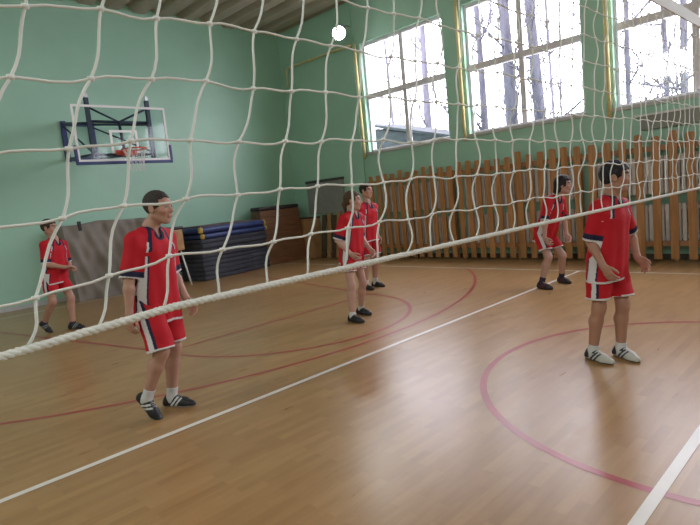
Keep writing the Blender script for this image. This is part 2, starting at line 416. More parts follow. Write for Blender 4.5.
# ---------------------------------------------------------------- things along the end wall
def tarp():
    t = thing('tarp_cover', 'grey-brown tarpaulin draped over tall equipment against the end wall', 'cover', (4.72, 11.75, 0))
    nu, nv = 120, 44; v = []; f = []; rr = random.Random(5)
    ph = [rr.uniform(0, 6.28) for _ in range(8)]
    for j in range(nv + 1):
        s = j / nv
        for i in range(nu + 1):
            u = i / nu; x = -.96 + 1.92 * u
            if s < .22: y, z = .30 - .40 * (s / .22), 1.66
            else:
                q = (s - .22) / .78; y, z = -.10 - .25 * q, 1.66 * (1 - q)
            fold = .022 * math.sin(9 * u + 7.0 * s + ph[0]) + .022 * math.sin(21 * u - 9 * s + ph[1]) + .016 * math.sin(34 * u + 13 * s + ph[2]) + .010 * math.sin(52 * u - 16 * s + ph[4]) + .02 * math.sin(5 * u - 12 * s + ph[3])
            sag = .05 * math.sin(3.1 * u * 2 + ph[4]) * (1 - s)
            y += -1.9 * fold * (.25 + .75 * min(1, s * 2)); z = max(.0, z + (sag * .5 if s < .5 else 0) - (.02 * abs(math.sin(7 * u)) if s < .3 else 0))
            v.append((x + .03 * math.sin(6 * s + ph[5]) * (1 if u > .5 else -1), y, z))
    for j in range(nv):
        for i in range(nu):
            a = j * (nu + 1) + i; f.append((a, a + 1, a + nu + 2, a + nu + 1))
    # closed sides and back
    b = len(v); W1 = nu + 1
    for j in range(nv + 1):
        v.append((v[j * W1][0], .30, v[j * W1][2])); v.append((v[j * W1 + nu][0], .30, v[j * W1 + nu][2]))
    for j in range(nv):
        f.append((j * W1, (j + 1) * W1, b + 2 * (j + 1), b + 2 * j)); f.append((j * W1 + nu, b + 2 * j + 1, b + 2 * j + 3, (j + 1) * W1 + nu))
    me = bpy.data.meshes.new('cloth_drape'); me.from_pydata(v, [], f); me.update()
    bm = bmesh.new(); bm.from_mesh(me); bmesh.ops.recalc_face_normals(bm, faces=bm.faces[:]); bm.to_mesh(me); bm.free()
    for p in me.polygons: p.use_smooth = True
    link('cloth_drape', me, M['tarp'], t)
    MB().box((-.66, -.16, 1.50), (-.60, -.10, 1.70)).build('strap', M['black'], t)
tarp()

# stack of gym mats
ang = math.radians(10)
z = 0.0
def gym_mat(z, th, m, label, dx=0, dy=0, caps=False, top=None):
    t = thing('gym_mat', label, 'mat', (6.42, 10.72, z), ang, group='gym mats in the stack by the end wall')
    MB().box((dx, dy, 0), (2.20 + dx, .92 + dy, th), bev=.022 if not caps else min(.06, th * .42)).build('mat_body', m, t, True)
    if caps:
        for x in (dx, 2.20 + dx - .10):
            MB().box((x - .006, dy - .006, -.002), (x + .106, dy + .12, th + .002), bev=min(.05, th * .4)).build('corner_cap', M['corner_yellow'], t)
    if top: MB().box((dx + .12, dy + .14, th - .01), (2.08 + dx, .86 + dy, th + .03), bev=.01).build('top_cover', top, t)
    return t
ORD = ['lowest', 'second lowest', 'third lowest', 'fourth lowest', 'fifth lowest', 'sixth lowest', 'seventh lowest', 'eighth lowest', 'ninth lowest']
rr = random.Random(11)
for k in range(9):
    gym_mat(z, .108, M['mat_dark'], '%s dark grey-blue gym mat in the tall mat stack by the end wall' % ORD[k], rr.uniform(-.03, .03), rr.uniform(-.03, .03)); z += .110
gym_mat(z, .13, M['mat_blue'], 'bright blue gym mat with yellow corners, second from the top of the mat stack', .04, -.02, True); z += .138
gym_mat(z, .15, M['mat_blue'], 'topmost blue gym mat with yellow corners and brown top of the mat stack', -.02, -.05, True, M['mat_maroon'])

# small wooden bench-top on white legs, left of the mats
t = thing('vaulting_buck', 'small orange wooden block on splayed white legs left of the mat stack', 'vaulting buck', (5.74, 10.80, 0), .2)
MB().box((-.22, -.2, .82), (.18, .3, 1.30), bev=.03).build('block', M['oak'], t)
MB().box((-.24, -.22, 1.30), (.20, .32, 1.37), bev=.03).build('pad', M['vault_pad'], t)
for sx, sy in ((-1, -1), (1, -1), (-1, 1), (1, 1)):
    MB().tube([(sx * .13 - .02, sy * .17 + .05, .84), (sx * .24 - .02, sy * .26 + .05, .0)], .02, 8).build('leg', M['bb_white'], t, True)

# vaulting box
t = thing('vaulting_box', 'brown wooden vaulting box with dark padded top against the end wall', 'vaulting box', (9.37, 11.66, 0))
hz = [0, .36, .70, 1.02, 1.32, 1.50]
for k in range(5):
    a, b = hz[k] + .004, hz[k + 1] - .004
    def half(zz): return .75 - .05 * zz, .30 - .06 * zz
    v = []; 
    for zz in (a, b):
        hx, hy = half(zz); v += [(-hx, -hy, zz), (hx, -hy, zz), (hx, hy, zz), (-hx, hy, zz)]
    m = MB(); m.v = v; m.f = [(3, 2, 1, 0), (4, 5, 6, 7), (0, 1, 5, 4), (1, 2, 6, 5), (2, 3, 7, 6), (3, 0, 4, 7)]
    m.build('box_section', M['vault_wood'], t)
MB().box((-.69, -.24, 1.50), (.69, .24, 1.61), bev=.04).build('pad', M['vault_pad'], t)

t = thing('notice_board', 'grey board with dark upper edge on the window wall near the corner', 'board', (XW - .021, 10.66, 1.24))
MB().box((-.05, -.76, 0), (0, .76, .92)).build('panel', M['board_grey'], t)
MB().box((-.07, -.78, .90), (0, .78, .97)).build('top_edge', M['board_edge'], t)

t = thing('wooden_cabinet', 'low brown wooden cabinet in the corner under the grey board', 'cabinet', (10.30, 11.42, 0))
MB().box((-.15, -.40, 0), (.17, .36, 1.14), bev=.01).build('body', M['oak'], t)
for y in (-.38, .0): MB().box((-.172, y, .06), (-.15, y + .36, 1.08)).build('door', M['dark_wood'] if y > 0 else M['oak'], t)
MB().box((-.17, -.42, 1.14), (.17, .38, 1.18)).build('top', M['dark_wood'], t)
BR = [(10.72, M['dark_wood'], .17, 1.22, 'dark stained board leaning on the wall beside the corner cabinet'),
      (10.50, M['oak'], .14, 1.26, 'light oak board leaning second from the corner cabinet'),
      (10.30, M['dark_wood'], .15, 1.20, 'dark board leaning between two light boards near the corner'),
      (10.12, M['oak'], .14, 1.28, 'light oak board leaning farthest from the corner cabinet')]
for y, m, wd, h, lb in BR:
    t = thing('leaning_board', lb, 'board', (10.20, y, 0), group='boards leaning near the corner')
    o = MB().box((-.02, -wd / 2, 0), (.02, wd / 2, h), bev=.006).build('board_face', m, t); o.rotation_euler = (0, math.radians(8.5), 0); o.location = (0, 0, .004)

# ---------------------------------------------------------------- basketball hoop
hp = thing('basketball_hoop', 'wall-mounted basketball hoop with clear backboard and blue lower edge', 'basketball hoop', (4.53, YB, 3.28))
YD = 9.73 - YB                       # board plane, local
def bbox(name, lo, hi, m, par=hp, bev=0): return MB().box(lo, hi, bev=bev).build(name, m, par)
board = bbox('backboard', (-.90, YD - .006, -.52), (.90, YD + .006, .52), M['bb_glass'])
fr = MB()
fr.box((-.90, YD - .014, .48), (.90, YD + .014, .52)); fr.box((-.90, YD - .014, -.52), (.90, YD + .014, -.48))
fr.box((-.90, YD - .014, -.48), (-.86, YD + .014, .48)); fr.box((.86, YD - .014, -.48), (.90, YD + .014, .48))
fr.build('border', M['bb_white'], board)
tq = MB()
tq.box((-.27, YD - .012, .02), (.27, YD - .007, .065)); tq.box((-.27, YD - .012, -.375), (.27, YD - .007, -.33))
tq.box((-.27, YD - .012, -.33), (-.225, YD - .007, .02)); tq.box((.225, YD - .012, -.33), (.27, YD - .007, .02))
tq.build('target_square', M['bb_white'], board)
pd = MB(); pd.box((-.94, YD - .03, -.575), (.94, YD + .03, -.52), bev=.01)
for s in (-1, 1): pd.box((s * .92 - .025, YD - .03, -.52), (s * .92 + .025, YD + .03, -.22), bev=.01)
pd.build('edge_padding', M['blue'], board)
for s in (-1, 1):
    bbox('upright', (s * .58 - .035, YD + .03, -.46), (s * .58 + .035, YD + .10, .66), M['navy_steel'])
    bbox('upright_cap', (s * .58 - .03, YD + .03, .66), (s * .58 + .03, YD + .09, .74), M['silver'])
def arm(p, q, r=.026): MB().tube([p, q], r, 8).build('support_arm', M['navy_steel'], hp, True)
wf = MB()
for s in (-.30, .30): wf.box((s - .05, -.06, -.26), (s + .05, 0, .62))
wf.box((-.25, -.05, .52), (.25, 0, .60)); wf.box((-.25, -.05, -.24), (.25, 0, -.16))
wf.build('wall_frame', M['blue'], hp)
for s in (-1, 1):
    arm((s * .30, -.05, .56), (s * .58, YD + .10, .20)); arm((s * .30, -.05, -.20), (s * .58, YD + .10, -.38))
    arm((s * .30, -.05, .50), (s * .58, YD + .10, -.34), .018)
arm((-.58, YD + .12, .24), (.58, YD + .12, .24)); arm((-.58, YD + .12, -.38), (.58, YD + .12, -.38))
arm((0, YD + .12, .24), (.56, YD + .10, .50), .02); arm((0, YD + .12, .24), (-.56, YD + .10, .50), .02)
arm((0, YD + .12, .24), (0, YD + .06, -.40), .03)
ZR = -.345
rm = MB(); rm.tube([(.225 * math.cos(a), YD - .40 + .225 * math.sin(a), ZR) for a in np.linspace(0, 2 * math.pi, 33)], .012, 8, cap=False)
rm.box((-.10, YD - .18, ZR - .09), (.10, YD - .012, ZR + .015)); rm.box((-.20, YD - .05, ZR - .06), (.20, YD - .012, ZR + .03))
rmo = rm.build('rim', M['orange'], hp)
nb = MB()
for k in range(12):
    for sg in (1, -1):
        pts = []
        for j in range(7):
            s = j / 6; a = 2 * math.pi * (k / 12 + sg * s * .125); r = .222 - .10 * math.sqrt(s)
            pts.append((r * math.cos(a), YD - .40 + r * math.sin(a), ZR - .40 * s))
        nb.tube(pts, .0035, 4)
nb.build('hoop_net', M['tape'], hp)

# ---------------------------------------------------------------- volleyball net
def sag(x): return -.032 * min(1, max(0, (.40 - x) / .24))
def lean(x): return .38 - .22 * min(1, max(0, (x - .2) / 1.1))
ZN = [1.475, 1.558, 1.652, 1.746, 1.842, 1.94, 2.04, 2.14, 2.24, 2.335, 2.40]
vn = thing('volleyball_net', 'white volleyball net with wavy cords and thick bottom rope across the foreground', 'net', (0, 0, 0))
X0, X1 = -.9, 9.5
nr = random.Random(3)
ncol = int((X1 - X0) / .1035)
KX = np.zeros((ncol + 1, len(ZN))); KZ = np.zeros_like(KX); xb_ = [X0 + i * .1035 + .043 for i in range(ncol + 1)]
for i in range(ncol + 1):
    xb = X0 + i * .1035 + .043; ph = nr.uniform(-.004, .004)
    for k, zz in enumerate(ZN):
        j = 0 if k in (0, len(ZN) - 1) else 1
        KX[i, k] = xb + lean(xb) * (zz - 1.475) + ph + j * (nr.uniform(-.005, .005) + .0035 * (-1) ** k)
        KZ[i, k] = zz + (j * nr.uniform(-.004, .004)) + sag(KX[i, k]) * (1.15 if k == 1 else .7 if 1 < k < 8 else .45 if k == 0 else 0)
nm = MB()
for i in range(ncol + 1):
    pts = []; bow = nr.choice((-1, 1))
    for k in range(len(ZN) - 1):
        a = Vector((KX[i, k], 0, KZ[i, k])); b = Vector((KX[i, k + 1], 0, KZ[i, k + 1]))
        am = (nr.uniform(.002, .0075) + (nr.uniform(.003, .010) if xb_[i] > .8 else 0)) * bow * (-1) ** k; oy = nr.uniform(-.008, .008)
        for q in range(6):
            s = q / 6; w_ = math.sin(math.pi * s)
            pts.append(a.lerp(b, s) + Vector((am * w_ + .002 * math.sin(2 * math.pi * s), oy * w_, 0)))
    pts.append(Vector((KX[i, -1], 0, KZ[i, -1])))
    nm.tube(pts, .0023, 5)
for k in range(1, len(ZN) - 1):
    pts = []
    for i in range(ncol):
        a = Vector((KX[i, k], 0, KZ[i, k])); b = Vector((KX[i + 1, k], 0, KZ[i + 1, k]))
        sg = nr.uniform(-.006, .004)
        for q in range(4):
            s = q / 4; pts.append(a.lerp(b, s) + Vector((0, 0, sg * math.sin(math.pi * s) + .0015 * math.sin(2 * math.pi * s))))
    nm.tube(pts, .0022, 5)
    for i in range(ncol + 1):
        nm.tube([(KX[i, k] - .0045, 0, KZ[i, k]), (KX[i, k] + .0045, 0, KZ[i, k])], .0039, 6)
nm.build('netting', M['cord'], vn, True)
rp = MB()
xs = np.arange(X0, X1, .008)
for s3 in range(3):
    rp.tube([(x, .0032 * math.cos(x * 190 + s3 * 2.094), 1.474 + .45 * sag(x) + .0032 * math.sin(x * 190 + s3 * 2.094)) for x in xs], .0042, 6)
rp.build('bottom_rope', M['rope'], vn, True)
MB().box((X0, -.004, 2.395), (X1, .004, 2.455)).build('top_tape', M['tape'], vn)
for x in (X0 - .05, X1 + .1):
    MB().tube([(x, 0, 0), (x, 0, 2.5)], .045, 14).tube([(x, 0, 0), (x, 0, .02)], .12, 16).build('net_post', M['steel'], vn, True)

# ---------------------------------------------------------------- people: smooth implicit surfaces, meshed with surface nets
V3 = lambda *a: np.array(a, float)
def unit(v): return v / np.linalg.norm(v)
def rc(a, b, ra, rb): return ('rc', np.array(a, float), np.array(b, float), ra, rb)
def el(c_, axes, rad): return ('el', np.array(c_, float), np.array(axes, float), np.array(rad, float))
def bounds(p):
    if p[0] == 'rc':
        r = max(p[3], p[4]); return np.minimum(p[1], p[2]) - r, np.maximum(p[1], p[2]) + r
    r = max(p[3]); return p[1] - r, p[1] + r
def pdist(p, X, Y, Z):
    if p[0] == 'rc':
        a, b = p[1], p[2]; ba = b - a; L2 = max(ba @ ba, 1e-9)
        x, y, z = X - a[0], Y - a[1], Z - a[2]
        t = np.clip((x * ba[0] + y * ba[1] + z * ba[2]) / L2, 0, 1)
        return np.sqrt((x - t * ba[0]) ** 2 + (y - t * ba[1]) ** 2 + (z - t * ba[2]) ** 2) - (p[3] + (p[4] - p[3]) * t)
    x, y, z = X - p[1][0], Y - p[1][1], Z - p[1][2]; k0 = 0; k1 = 0
    for ax, r in zip(p[2], p[3]):
        q = x * ax[0] + y * ax[1] + z * ax[2]; k0 = k0 + (q / r) ** 2; k1 = k1 + (q / r ** 2) ** 2
    k0 = np.sqrt(k0); return k0 * (k0 - 1) / np.maximum(np.sqrt(k1), 1e-6)
def smin(a, b, k):
    h = np.maximum(k - np.abs(a - b), 0) / k
    return np.minimum(a, b) - h * h * k * .25
class Field:
    def __init__(s, prims, h, pad=.03):
        lo = np.min([bounds(p)[0] for p in prims], 0) - pad; hi = np.max([bounds(p)[1] for p in prims], 0) + pad
        s.lo, s.h = lo, h; s.n = np.ceil((hi - lo) / h).astype(int) + 1
        s.ax = [lo[i] + h * np.arange(s.n[i]) for i in range(3)]
        s.D = np.full(s.n, .08, np.float32)
    def sl(s, p, pad):
        a, b = bounds(p)
        i0 = np.clip(np.floor((a - pad - s.lo) / s.h).astype(int), 0, s.n); i1 = np.clip(np.ceil((b + pad - s.lo) / s.h).astype(int) + 1, 0, s.n)
        return tuple(slice(i0[i], i1[i]) for i in range(3))
    def grid(s, sl=None):
        a = [s.ax[i][sl[i]] if sl else s.ax[i] for i in range(3)]
        return a[0][:, None, None], a[1][None, :, None], a[2][None, None, :]
    def add(s, p, k=.02, sub=False, extra=None):
        sl = s.sl(p, .05)
        if s.D[sl].size == 0: return s
        g = s.grid(sl); d = pdist(p, *g)
        if extra is not None: d = np.maximum(d, extra(*g))
        d = np.minimum(d, .08)
        s.D[sl] = -smin(-s.D[sl], d, k) if sub else smin(s.D[sl], d, k)
        return s
    def cut(s, fn): s.D = np.maximum(s.D, fn(*s.grid())).astype(np.float32); return s
    def mesh(s):
        D = s.D; D[[0, -1]] = .08; D[:, [0, -1]] = .08; D[:, :, [0, -1]] = .08
        S = D < 0; nx, ny, nz = D.shape
        cs = np.zeros((nx - 1, ny - 1, nz - 1), np.int8)
        for dx in (0, 1):
            for dy in (0, 1):
                for dz in (0, 1): cs += S[dx:nx - 1 + dx, dy:ny - 1 + dy, dz:nz - 1 + dz]
        act = (cs > 0) & (cs < 8); I, J, K = np.nonzero(act)
        idx = np.full(act.shape, -1, np.int32); idx[I, J, K] = np.arange(len(I))
        acc = np.zeros((len(I), 3)); cnt = np.zeros(len(I))
        E_ = []
        for a in (0, 1):
            for b in (0, 1):
                E_ += [((0, a, b), (1, a, b)), ((a, 0, b), (a, 1, b)), ((a, b, 0), (a, b, 1))]
        for e0, e1 in E_:
            d0 = D[I + e0[0], J + e0[1], K + e0[2]]; d1 = D[I + e1[0], J + e1[1], K + e1[2]]
            m = (d0 < 0) != (d1 < 0); t = np.where(m, d0 / np.where(m, d0 - d1, 1), 0)
            for q in range(3): acc[:, q] += np.where(m, e0[q] + t * (e1[q] - e0[q]), 0)
            cnt += m
        V = s.lo + (np.stack([I, J, K], 1) + acc / cnt[:, None]) * s.h
        Q = []
        for ax in range(3):
            A = np.moveaxis(S, ax, 0); X = np.moveaxis(idx, ax, 0)
            a0, a1 = A[:-1], A[1:]; ch = a0 != a1
            p, q, r = np.nonzero(ch[:, 1:-1, 1:-1]); q += 1; r += 1
            quad = np.stack([X[p, q - 1, r - 1], X[p, q, r - 1], X[p, q, r], X[p, q - 1, r]], 1)
            flip = ~a0[p, q, r]
            if ax == 1: flip = ~flip
            quad[flip] = quad[flip][:, ::-1]; Q.append(quad)
        return V, np.concatenate(Q)
def np_mesh(name, V, Q, material, parent=None, col=None):
    me = bpy.data.meshes.new(name); me.vertices.add(len(V)); me.vertices.foreach_set('co', V.astype(np.float32).ravel())
    me.loops.add(len(Q) * 4); me.loops.foreach_set('vertex_index', Q.astype(np.int32).ravel())
    me.polygons.add(len(Q)); me.polygons.foreach_set('loop_start', np.arange(0, len(Q) * 4, 4, dtype=np.int32))
    me.polygons.foreach_set('use_smooth', np.ones(len(Q), bool)); me.update(calc_edges=True)
    if col is not None:
        a = me.color_attributes.new('Col', 'FLOAT_COLOR', 'POINT')
        a.data.foreach_set('color', np.concatenate([col, np.ones((len(col), 1))], 1).astype(np.float32).ravel())
    return link(name, me, material, parent)

RED, NAVY, WHITE = V3(.50, .012, .022), V3(.018, .018, .05), V3(.66, .62, .64)
def ik(a, b, la, lb, hint):
    d = b - a; L = np.linalg.norm(d)
    if L > (la + lb) * .998: b = a + d / L * (la + lb) * .998; d = b - a; L = np.linalg.norm(d)
    u = d / L; t = (la * la - lb * lb + L * L) / (2 * L); h = math.sqrt(max(la * la - t * t, 1e-6))
    w_ = hint - a; w_ = w_ - (w_ @ u) * u; w_ = unit(w_) if np.linalg.norm(w_) > 1e-4 else V3(1, 0, 0)
    return a + u * t + w_ * h, b
def rotv(v, ax, deg):
    a = math.radians(deg); ax = unit(ax)
    return v * math.cos(a) + np.cross(ax, v) * math.sin(a) + ax * (ax @ v) * (1 - math.cos(a))

def hand_prims(Wr, d, n, th, s, curl):
    """wrist, finger direction, palm normal, thumb side"""
    P = []
    offs = [.029, .0095, -.0095, -.027]; start = [.084, .088, .085, .077]
    lens = [(.042, .025, .021), (.046, .028, .022), (.042, .026, .021), (.033, .020, .018)]; spr = [7, 2, -4, -11]
    P.append((rc(Wr - d * .01, Wr + d * .045 * s, .026 * s, .024 * s), .02))
    for o, st, ln, sp in zip(offs, start, lens, spr):
        k = Wr + (d * st + th * o) * s
        P.append((rc(Wr + d * .02 * s + th * o * .55 * s, k, .0135 * s, .0115 * s), .014))
        dd = rotv(d, np.cross(d, th), sp); q = k; ax = np.cross(dd, n)
        for L_, cv, r0, r1 in zip(ln, curl, (.0098, .0088, .008), (.0088, .008, .007)):
            dd = rotv(dd, ax, cv); e = q + dd * L_ * s; P.append((rc(q, e, r0 * s, r1 * s), .005)); q = e
    a = Wr + (d * .022 + th * .022) * s; b = a + (d * .034 + th * .030 + n * .010) * s; c_ = b + (d * .032 + th * .012 + n * .010) * s; e = c_ + (d * .024 + th * .002 + n * .010) * s
    P += [(rc(a, b, .016 * s, .0125 * s), .014), (rc(b, c_, .0118 * s, .0105 * s), .006), (rc(c_, e, .0105 * s, .0085 * s), .005)]
    return P

def person(p):
    s = p['H'] / 1.75; g = p.get('girth', 1.0); h = .0052
    loc = p['root']; yaw = math.radians(p['yaw'])
    pel = V3(*p['pelvis']); rs, ls = V3(*p['rsh']), V3(*p['lsh'])
    mid = (rs + ls) / 2; Lw = unit(ls - rs); Uw = unit(mid - pel); Lw = unit(Lw - (Lw @ Uw) * Uw); Fw = np.cross(Lw, Uw)
    hw = .172 * s
    rs, ls = mid - Lw * hw - Uw * .045, mid + Lw * hw - Uw * .045
    neck = mid + Uw * .035
    SH = {'r': rs, 'l': ls}
    la, lb = .175 * p['H'] * .97, .148 * p['H']
    EL, WR, HA = {}, {}, {}
    for k in 'rl': EL[k], WR[k] = ik(SH[k], V3(*p[k + 'wr']), la, lb, V3(*p[k + 'el']))
    lt, lsn = .242 * p['H'], .236 * p['H']
    HP = {'r': pel - Lw * .092 * s - V3(0, 0, .05), 'l': pel + Lw * .092 * s - V3(0, 0, .05)}
    KN, AN, FT = {}, {}, {}
    for k in 'rl':
        fy, fp = p[k + 'foot']; a = math.radians(fy)
        fd = V3(math.cos(a), math.sin(a), 0); fl_ = V3(-math.sin(a), math.cos(a), 0)
        fd2 = rotv(fd, fl_, fp); FT[k] = (fd2, fl_, np.cross(fd2, fl_))
        AN0 = V3(*p[k + 'ank']); KN[k], AN[k] = ik(HP[k], AN0, lt, lsn, (HP[k] + AN0) / 2 + fd * 1.0)
        if np.linalg.norm(AN[k] - AN0) > .004: print('LEG SHORT', p['key'], k, np.linalg.norm(AN0 - HP[k]), lt + lsn)
    # ---- head frame
    C_ = V3(*p['head']); hy, hpch = p['gaze']; a = math.radians(hy)
    f = V3(math.cos(a), math.sin(a), 0); l_ = V3(-math.sin(a), math.cos(a), 0); f = rotv(f, l_, hpch); u = np.cross(f, l_)
    hs = p.get('hs', 1.06); at = lambda x, y, z: C_ + (f * x + l_ * y + u * z) * hs
    AX = [f, l_, u]
    P = []
    # torso, neck
    for sg in (-1, 1):
        P.append((rc(pel + Lw * sg * .055 * s, pel + (mid - pel) * .45 + Lw * sg * .045 * s, .098 * s * g, .088 * s * g), .04))
        P.append((rc(pel + (mid - pel) * .45 + Lw * sg * .045 * s, mid - Uw * .10 + Lw * sg * .07 * s, .088 * s * g, .090 * s * g), .04))
    P.append((rc(rs, ls, .050 * s, .050 * s), .05))
    P.append((rc(neck - Uw * .05, neck + Uw * .02, .085 * s, .058 * s), .05))
    P.append((rc(neck, at(-.022, 0, -.055), .055 * s * g, .053 * hs * g), .03))
    for k, sg in (('r', -1), ('l', 1)):
        e, w_ = EL[k], WR[k]; fd = unit(w_ - e)
        P += [(rc(SH[k], e, .050 * s * g, .040 * s * g), .03), (rc(e, e + (w_ - e) * .30, .039 * s * g, .0425 * s * g), .02), (rc(e + (w_ - e) * .30, w_, .0425 * s * g, .0265 * s), .02)]
        # hand: fingers continue the forearm, bent a little; palm faces the body
        hd = V3(*p[k + 'hand']) if (k + 'hand') in p else fd; hd = unit(hd)
        n = V3(*p[k + 'palm']) if (k + 'palm') in p else -Lw * sg
        n = unit(n - (n @ hd) * hd); th = np.cross(hd, n) * (1 if k == 'r' else -1)
        P += hand_prims(w_, hd, n, th, s * 1.0, p.get('curl', (22, 30, 22)))
        kn, an = KN[k], AN[k]; fd3, fl3, fu3 = FT[k]
        back = -unit(fd3 * V3(1, 1, 0))
        cm = kn + (an - kn) * .32 + back * .014 * s
        P += [(rc(HP[k], kn, .088 * s * g, .055 * s * g), .04), (rc(kn + unit(HP[k] - kn) * .02, kn + (an - kn) * .06, .054 * s * g, .051 * s * g), .02),
              (rc(kn, cm, .050 * s * g, .056 * s * g), .03), (rc(cm, an, .056 * s * g, .035 * s), .03), (rc(kn, an, .044 * s, .034 * s), .02)]
        P += [(rc(an - fu3 * .03, an + fd3 * .11 - fu3 * .055, .034 * s, .024), .02)]
    # head
    P += [(el(at(-.012, 0, .030), AX, V3(.097, .077, .088) * hs), .02), (el(at(.026, 0, -.025), AX, V3(.068, .060, .086) * hs), .03),
          (rc(at(.055, -.012, -.096), at(.055, .012, -.096), .021 * hs, .021 * hs), .025),
          (rc(at(-.01, -.055, -.055), at(.05, -.02, -.092), .018 * hs, .016 * hs), .03), (rc(at(-.01, .055, -.055), at(.05, .02, -.092), .018 * hs, .016 * hs), .03),
          (rc(at(.078, -.034, .030), at(.078, .034, .030), .014 * hs, .014 * hs), .02),
          (rc(at(.060, -.042, -.022), at(.060, -.040, -.022), .022 * hs, .02 * hs), .02), (rc(at(.060, .042, -.022), at(.060, .040, -.022), .022 * hs, .02 * hs), .02)]
    F = Field([q for q, _ in P], h)
    for q, k in P: F.add(q, k)
    for sg in (-1, 1): F.add(rc(at(.100, sg * .033, .008), at(.100, sg * .030, .008), .015 * hs, .015 * hs), .014, sub=True)
    F.add(rc(at(.084, 0, .018), at(.104, 0, -.026), .009 * hs, .0135 * hs), .012)
    for sg in (-1, 1): F.add(rc(at(.092, sg * .010, -.030), at(.092, sg * .011, -.030), .009 * hs, .009 * hs), .008)
    F.add(rc(at(.088, -.016, -.054), at(.088, .016, -.054), .0085 * hs, .0085 * hs), .008)
    F.add(rc(at(.086, -.014, -.067), at(.086, .014, -.067), .009 * hs, .009 * hs), .008)
    for sg in (-1, 1):
        F.add(el(at(-.010, sg * .083, -.006), [unit(f * .9 + l_ * sg * -.3 + u * .2), l_, unit(u * .9 - f * .2)], V3(.021, .011, .034) * hs), .008)
        F.add(el(at(-.002, sg * .093, -.004), AX, V3(.010, .006, .018) * hs), .006, sub=True)
    V, Q = F.mesh()
    skin = V3(*p.get('skin', (.46, .25, .185))); col = np.tile(skin, (len(V), 1))
    rel = (V - C_) / hs; hf, hl, hu = rel @ f, rel @ l_, rel @ u
    ish = (np.linalg.norm(rel, axis=1) < .17)
    def blend(m, c2, wgt): col[m] = col[m] * (1 - wgt) + V3(*c2) * wgt
    blend(ish & (hf > .075) & (abs(hu + .060) < .013) & (abs(hl) < .026), (.36, .14, .12), .5)
    blend(ish & (hf > .06) & (abs(hu - .031 - .06 * (.03 - abs(abs(hl) - .03))) < .006) & (abs(hl) > .012) & (abs(hl) < .055), p['hair'], .8)
    blend(ish & (hf > .03) & (abs(hu + .03) < .028) & (abs(hl) > .03), (.50, .20, .16), .35)
    body = np_mesh('person', V, Q, M['skin'], None, col)
    body.location = (loc[0], loc[1], 0); body.rotation_euler = (0, 0, yaw)
    tag(body, p['label'], 'person', 'volleyball players in red kit')
    # eyes
    for sg in (-1, 1):
        E0 = at(.0785, sg * .032, .008); r = .0118 * hs
        F = Field([rc(E0, E0 + f * 1e-4, r, r)], .0035, .01); F.add(rc(E0, E0 + f * 1e-4, r, r), .002); V, Q = F.mesh()
        c1 = np.tile(V3(.42, .38, .36), (len(V), 1)); dd = (V - E0) @ f / r; c1[dd > .72] = (.05, .03, .02)
        np_mesh('eye', V, Q, M['eye'], body, c1)
    # ---- hair
    t_ = p.get('hair_t', .012); st = p['style']
    P = [(el(at(-.014, 0, .034), AX, V3(.097 + t_, .077 + t_ * .7, .088 + t_) * hs), .01)]
    if st == 'ponytail': P += [(rc(at(-.085, 0, .0), at(-.115, 0, -.03), .03, .028), .02), (rc(at(-.115, 0, -.03), at(-.11, .01, -.16), .03, .014), .02)]
    if st == 'bob': P += [(rc(at(-.055, 0, .0), at(-.075, 0, -.095), .075, .055), .03), (rc(at(-.02, -.066, .0), at(-.04, -.062, -.085), .026, .022), .03), (rc(at(-.02, .066, .0), at(-.04, .062, -.085), .026, .022), .03)]
    F = Field([q for q, _ in P], .0045)
    for i_, (q, k) in enumerate(P): F.add(q, k)
    hl0 = p.get('hairline', .068)
    def hcut(X, Y, Z):
        x, y, z = X - C_[0], Y - C_[1], Z - C_[2]
        pf = (x * f[0] + y * f[1] + z * f[2]) / hs; pl = (x * l_[0] + y * l_[1] + z * l_[2]) / hs; pu = (x * u[0] + y * u[1] + z * u[2]) / hs
        wv = .004 * np.sin(90 * pl + 3) + .003 * np.sin(160 * pl)
        face = np.minimum(pf - .028 - .25 * np.abs(pl), (hl0 + wv - .25 * np.maximum(0, np.abs(pl) - .03)) - pu)
        low = (-.080 + .62 * (pf + .10)) - pu
        if st == 'bob': low = np.full_like(low, -.15) + (pf > .02) * 0
        if st == 'ponytail': low = np.where(pf < -.07, -.3, low)
        return np.maximum(face, low) * hs
    F.cut(hcut)
    X, Y, Z = F.grid(); F.D = (F.D + .0018 * np.sin(170 * X + 60 * Z) * np.sin(150 * Y + 40 * Z)).astype(np.float32)
    V, Q = F.mesh(); hc = V3(*p['hair']); np_mesh('hair', V, Q, M['hair'], body, np.tile(hc, (len(V), 1)) * (1 + .25 * np.sin(V @ V3(230, 190, 50)))[:, None])
    # ---- shirt
    hemz = p['hem']; bag = p.get('bag', 1.0)
    up = unit(Uw * .6 + V3(0, 0, .4)); hem_pt = V3(pel[0], pel[1], hemz)
    def shirt_prims(dr, ext):
        A = []
        low = pel + (hem_pt - pel) * 1.15
        for sg in (-1, 1):
            c0 = mid - Uw * .13 + Lw * sg * .075 * s; c1 = low + Lw * sg * .085 * s
            A.append((rc(c0, c1, .112 * s * g * bag - dr, .130 * s * g * bag - dr), .05))
            A.append((rc(mid - Uw * .065 + Lw * sg * .05 * s, c0, .078 * s - dr, .112 * s * g * bag - dr), .05))
        A.append((rc(mid - Uw * .13 + Fw * .005, low, .125 * s * g * bag - dr, .135 * s * g * bag - dr), .04))
        for q_ in (rs, ls): A.append((rc(neck - Uw * .04 + (q_ - mid) * .2, q_, .085 * s - dr, .062 * s - dr), .05))
        B = []
        for k in 'rl':
            d = unit(EL[k] - SH[k]); B.append((k, rc(SH[k], EL[k] + d * ext, .064 * s - dr, .069 * s * bag - dr), d))
        return A, B
    A, B = shirt_prims(0, .02); Ai, Bi = shirt_prims(.017, .10)
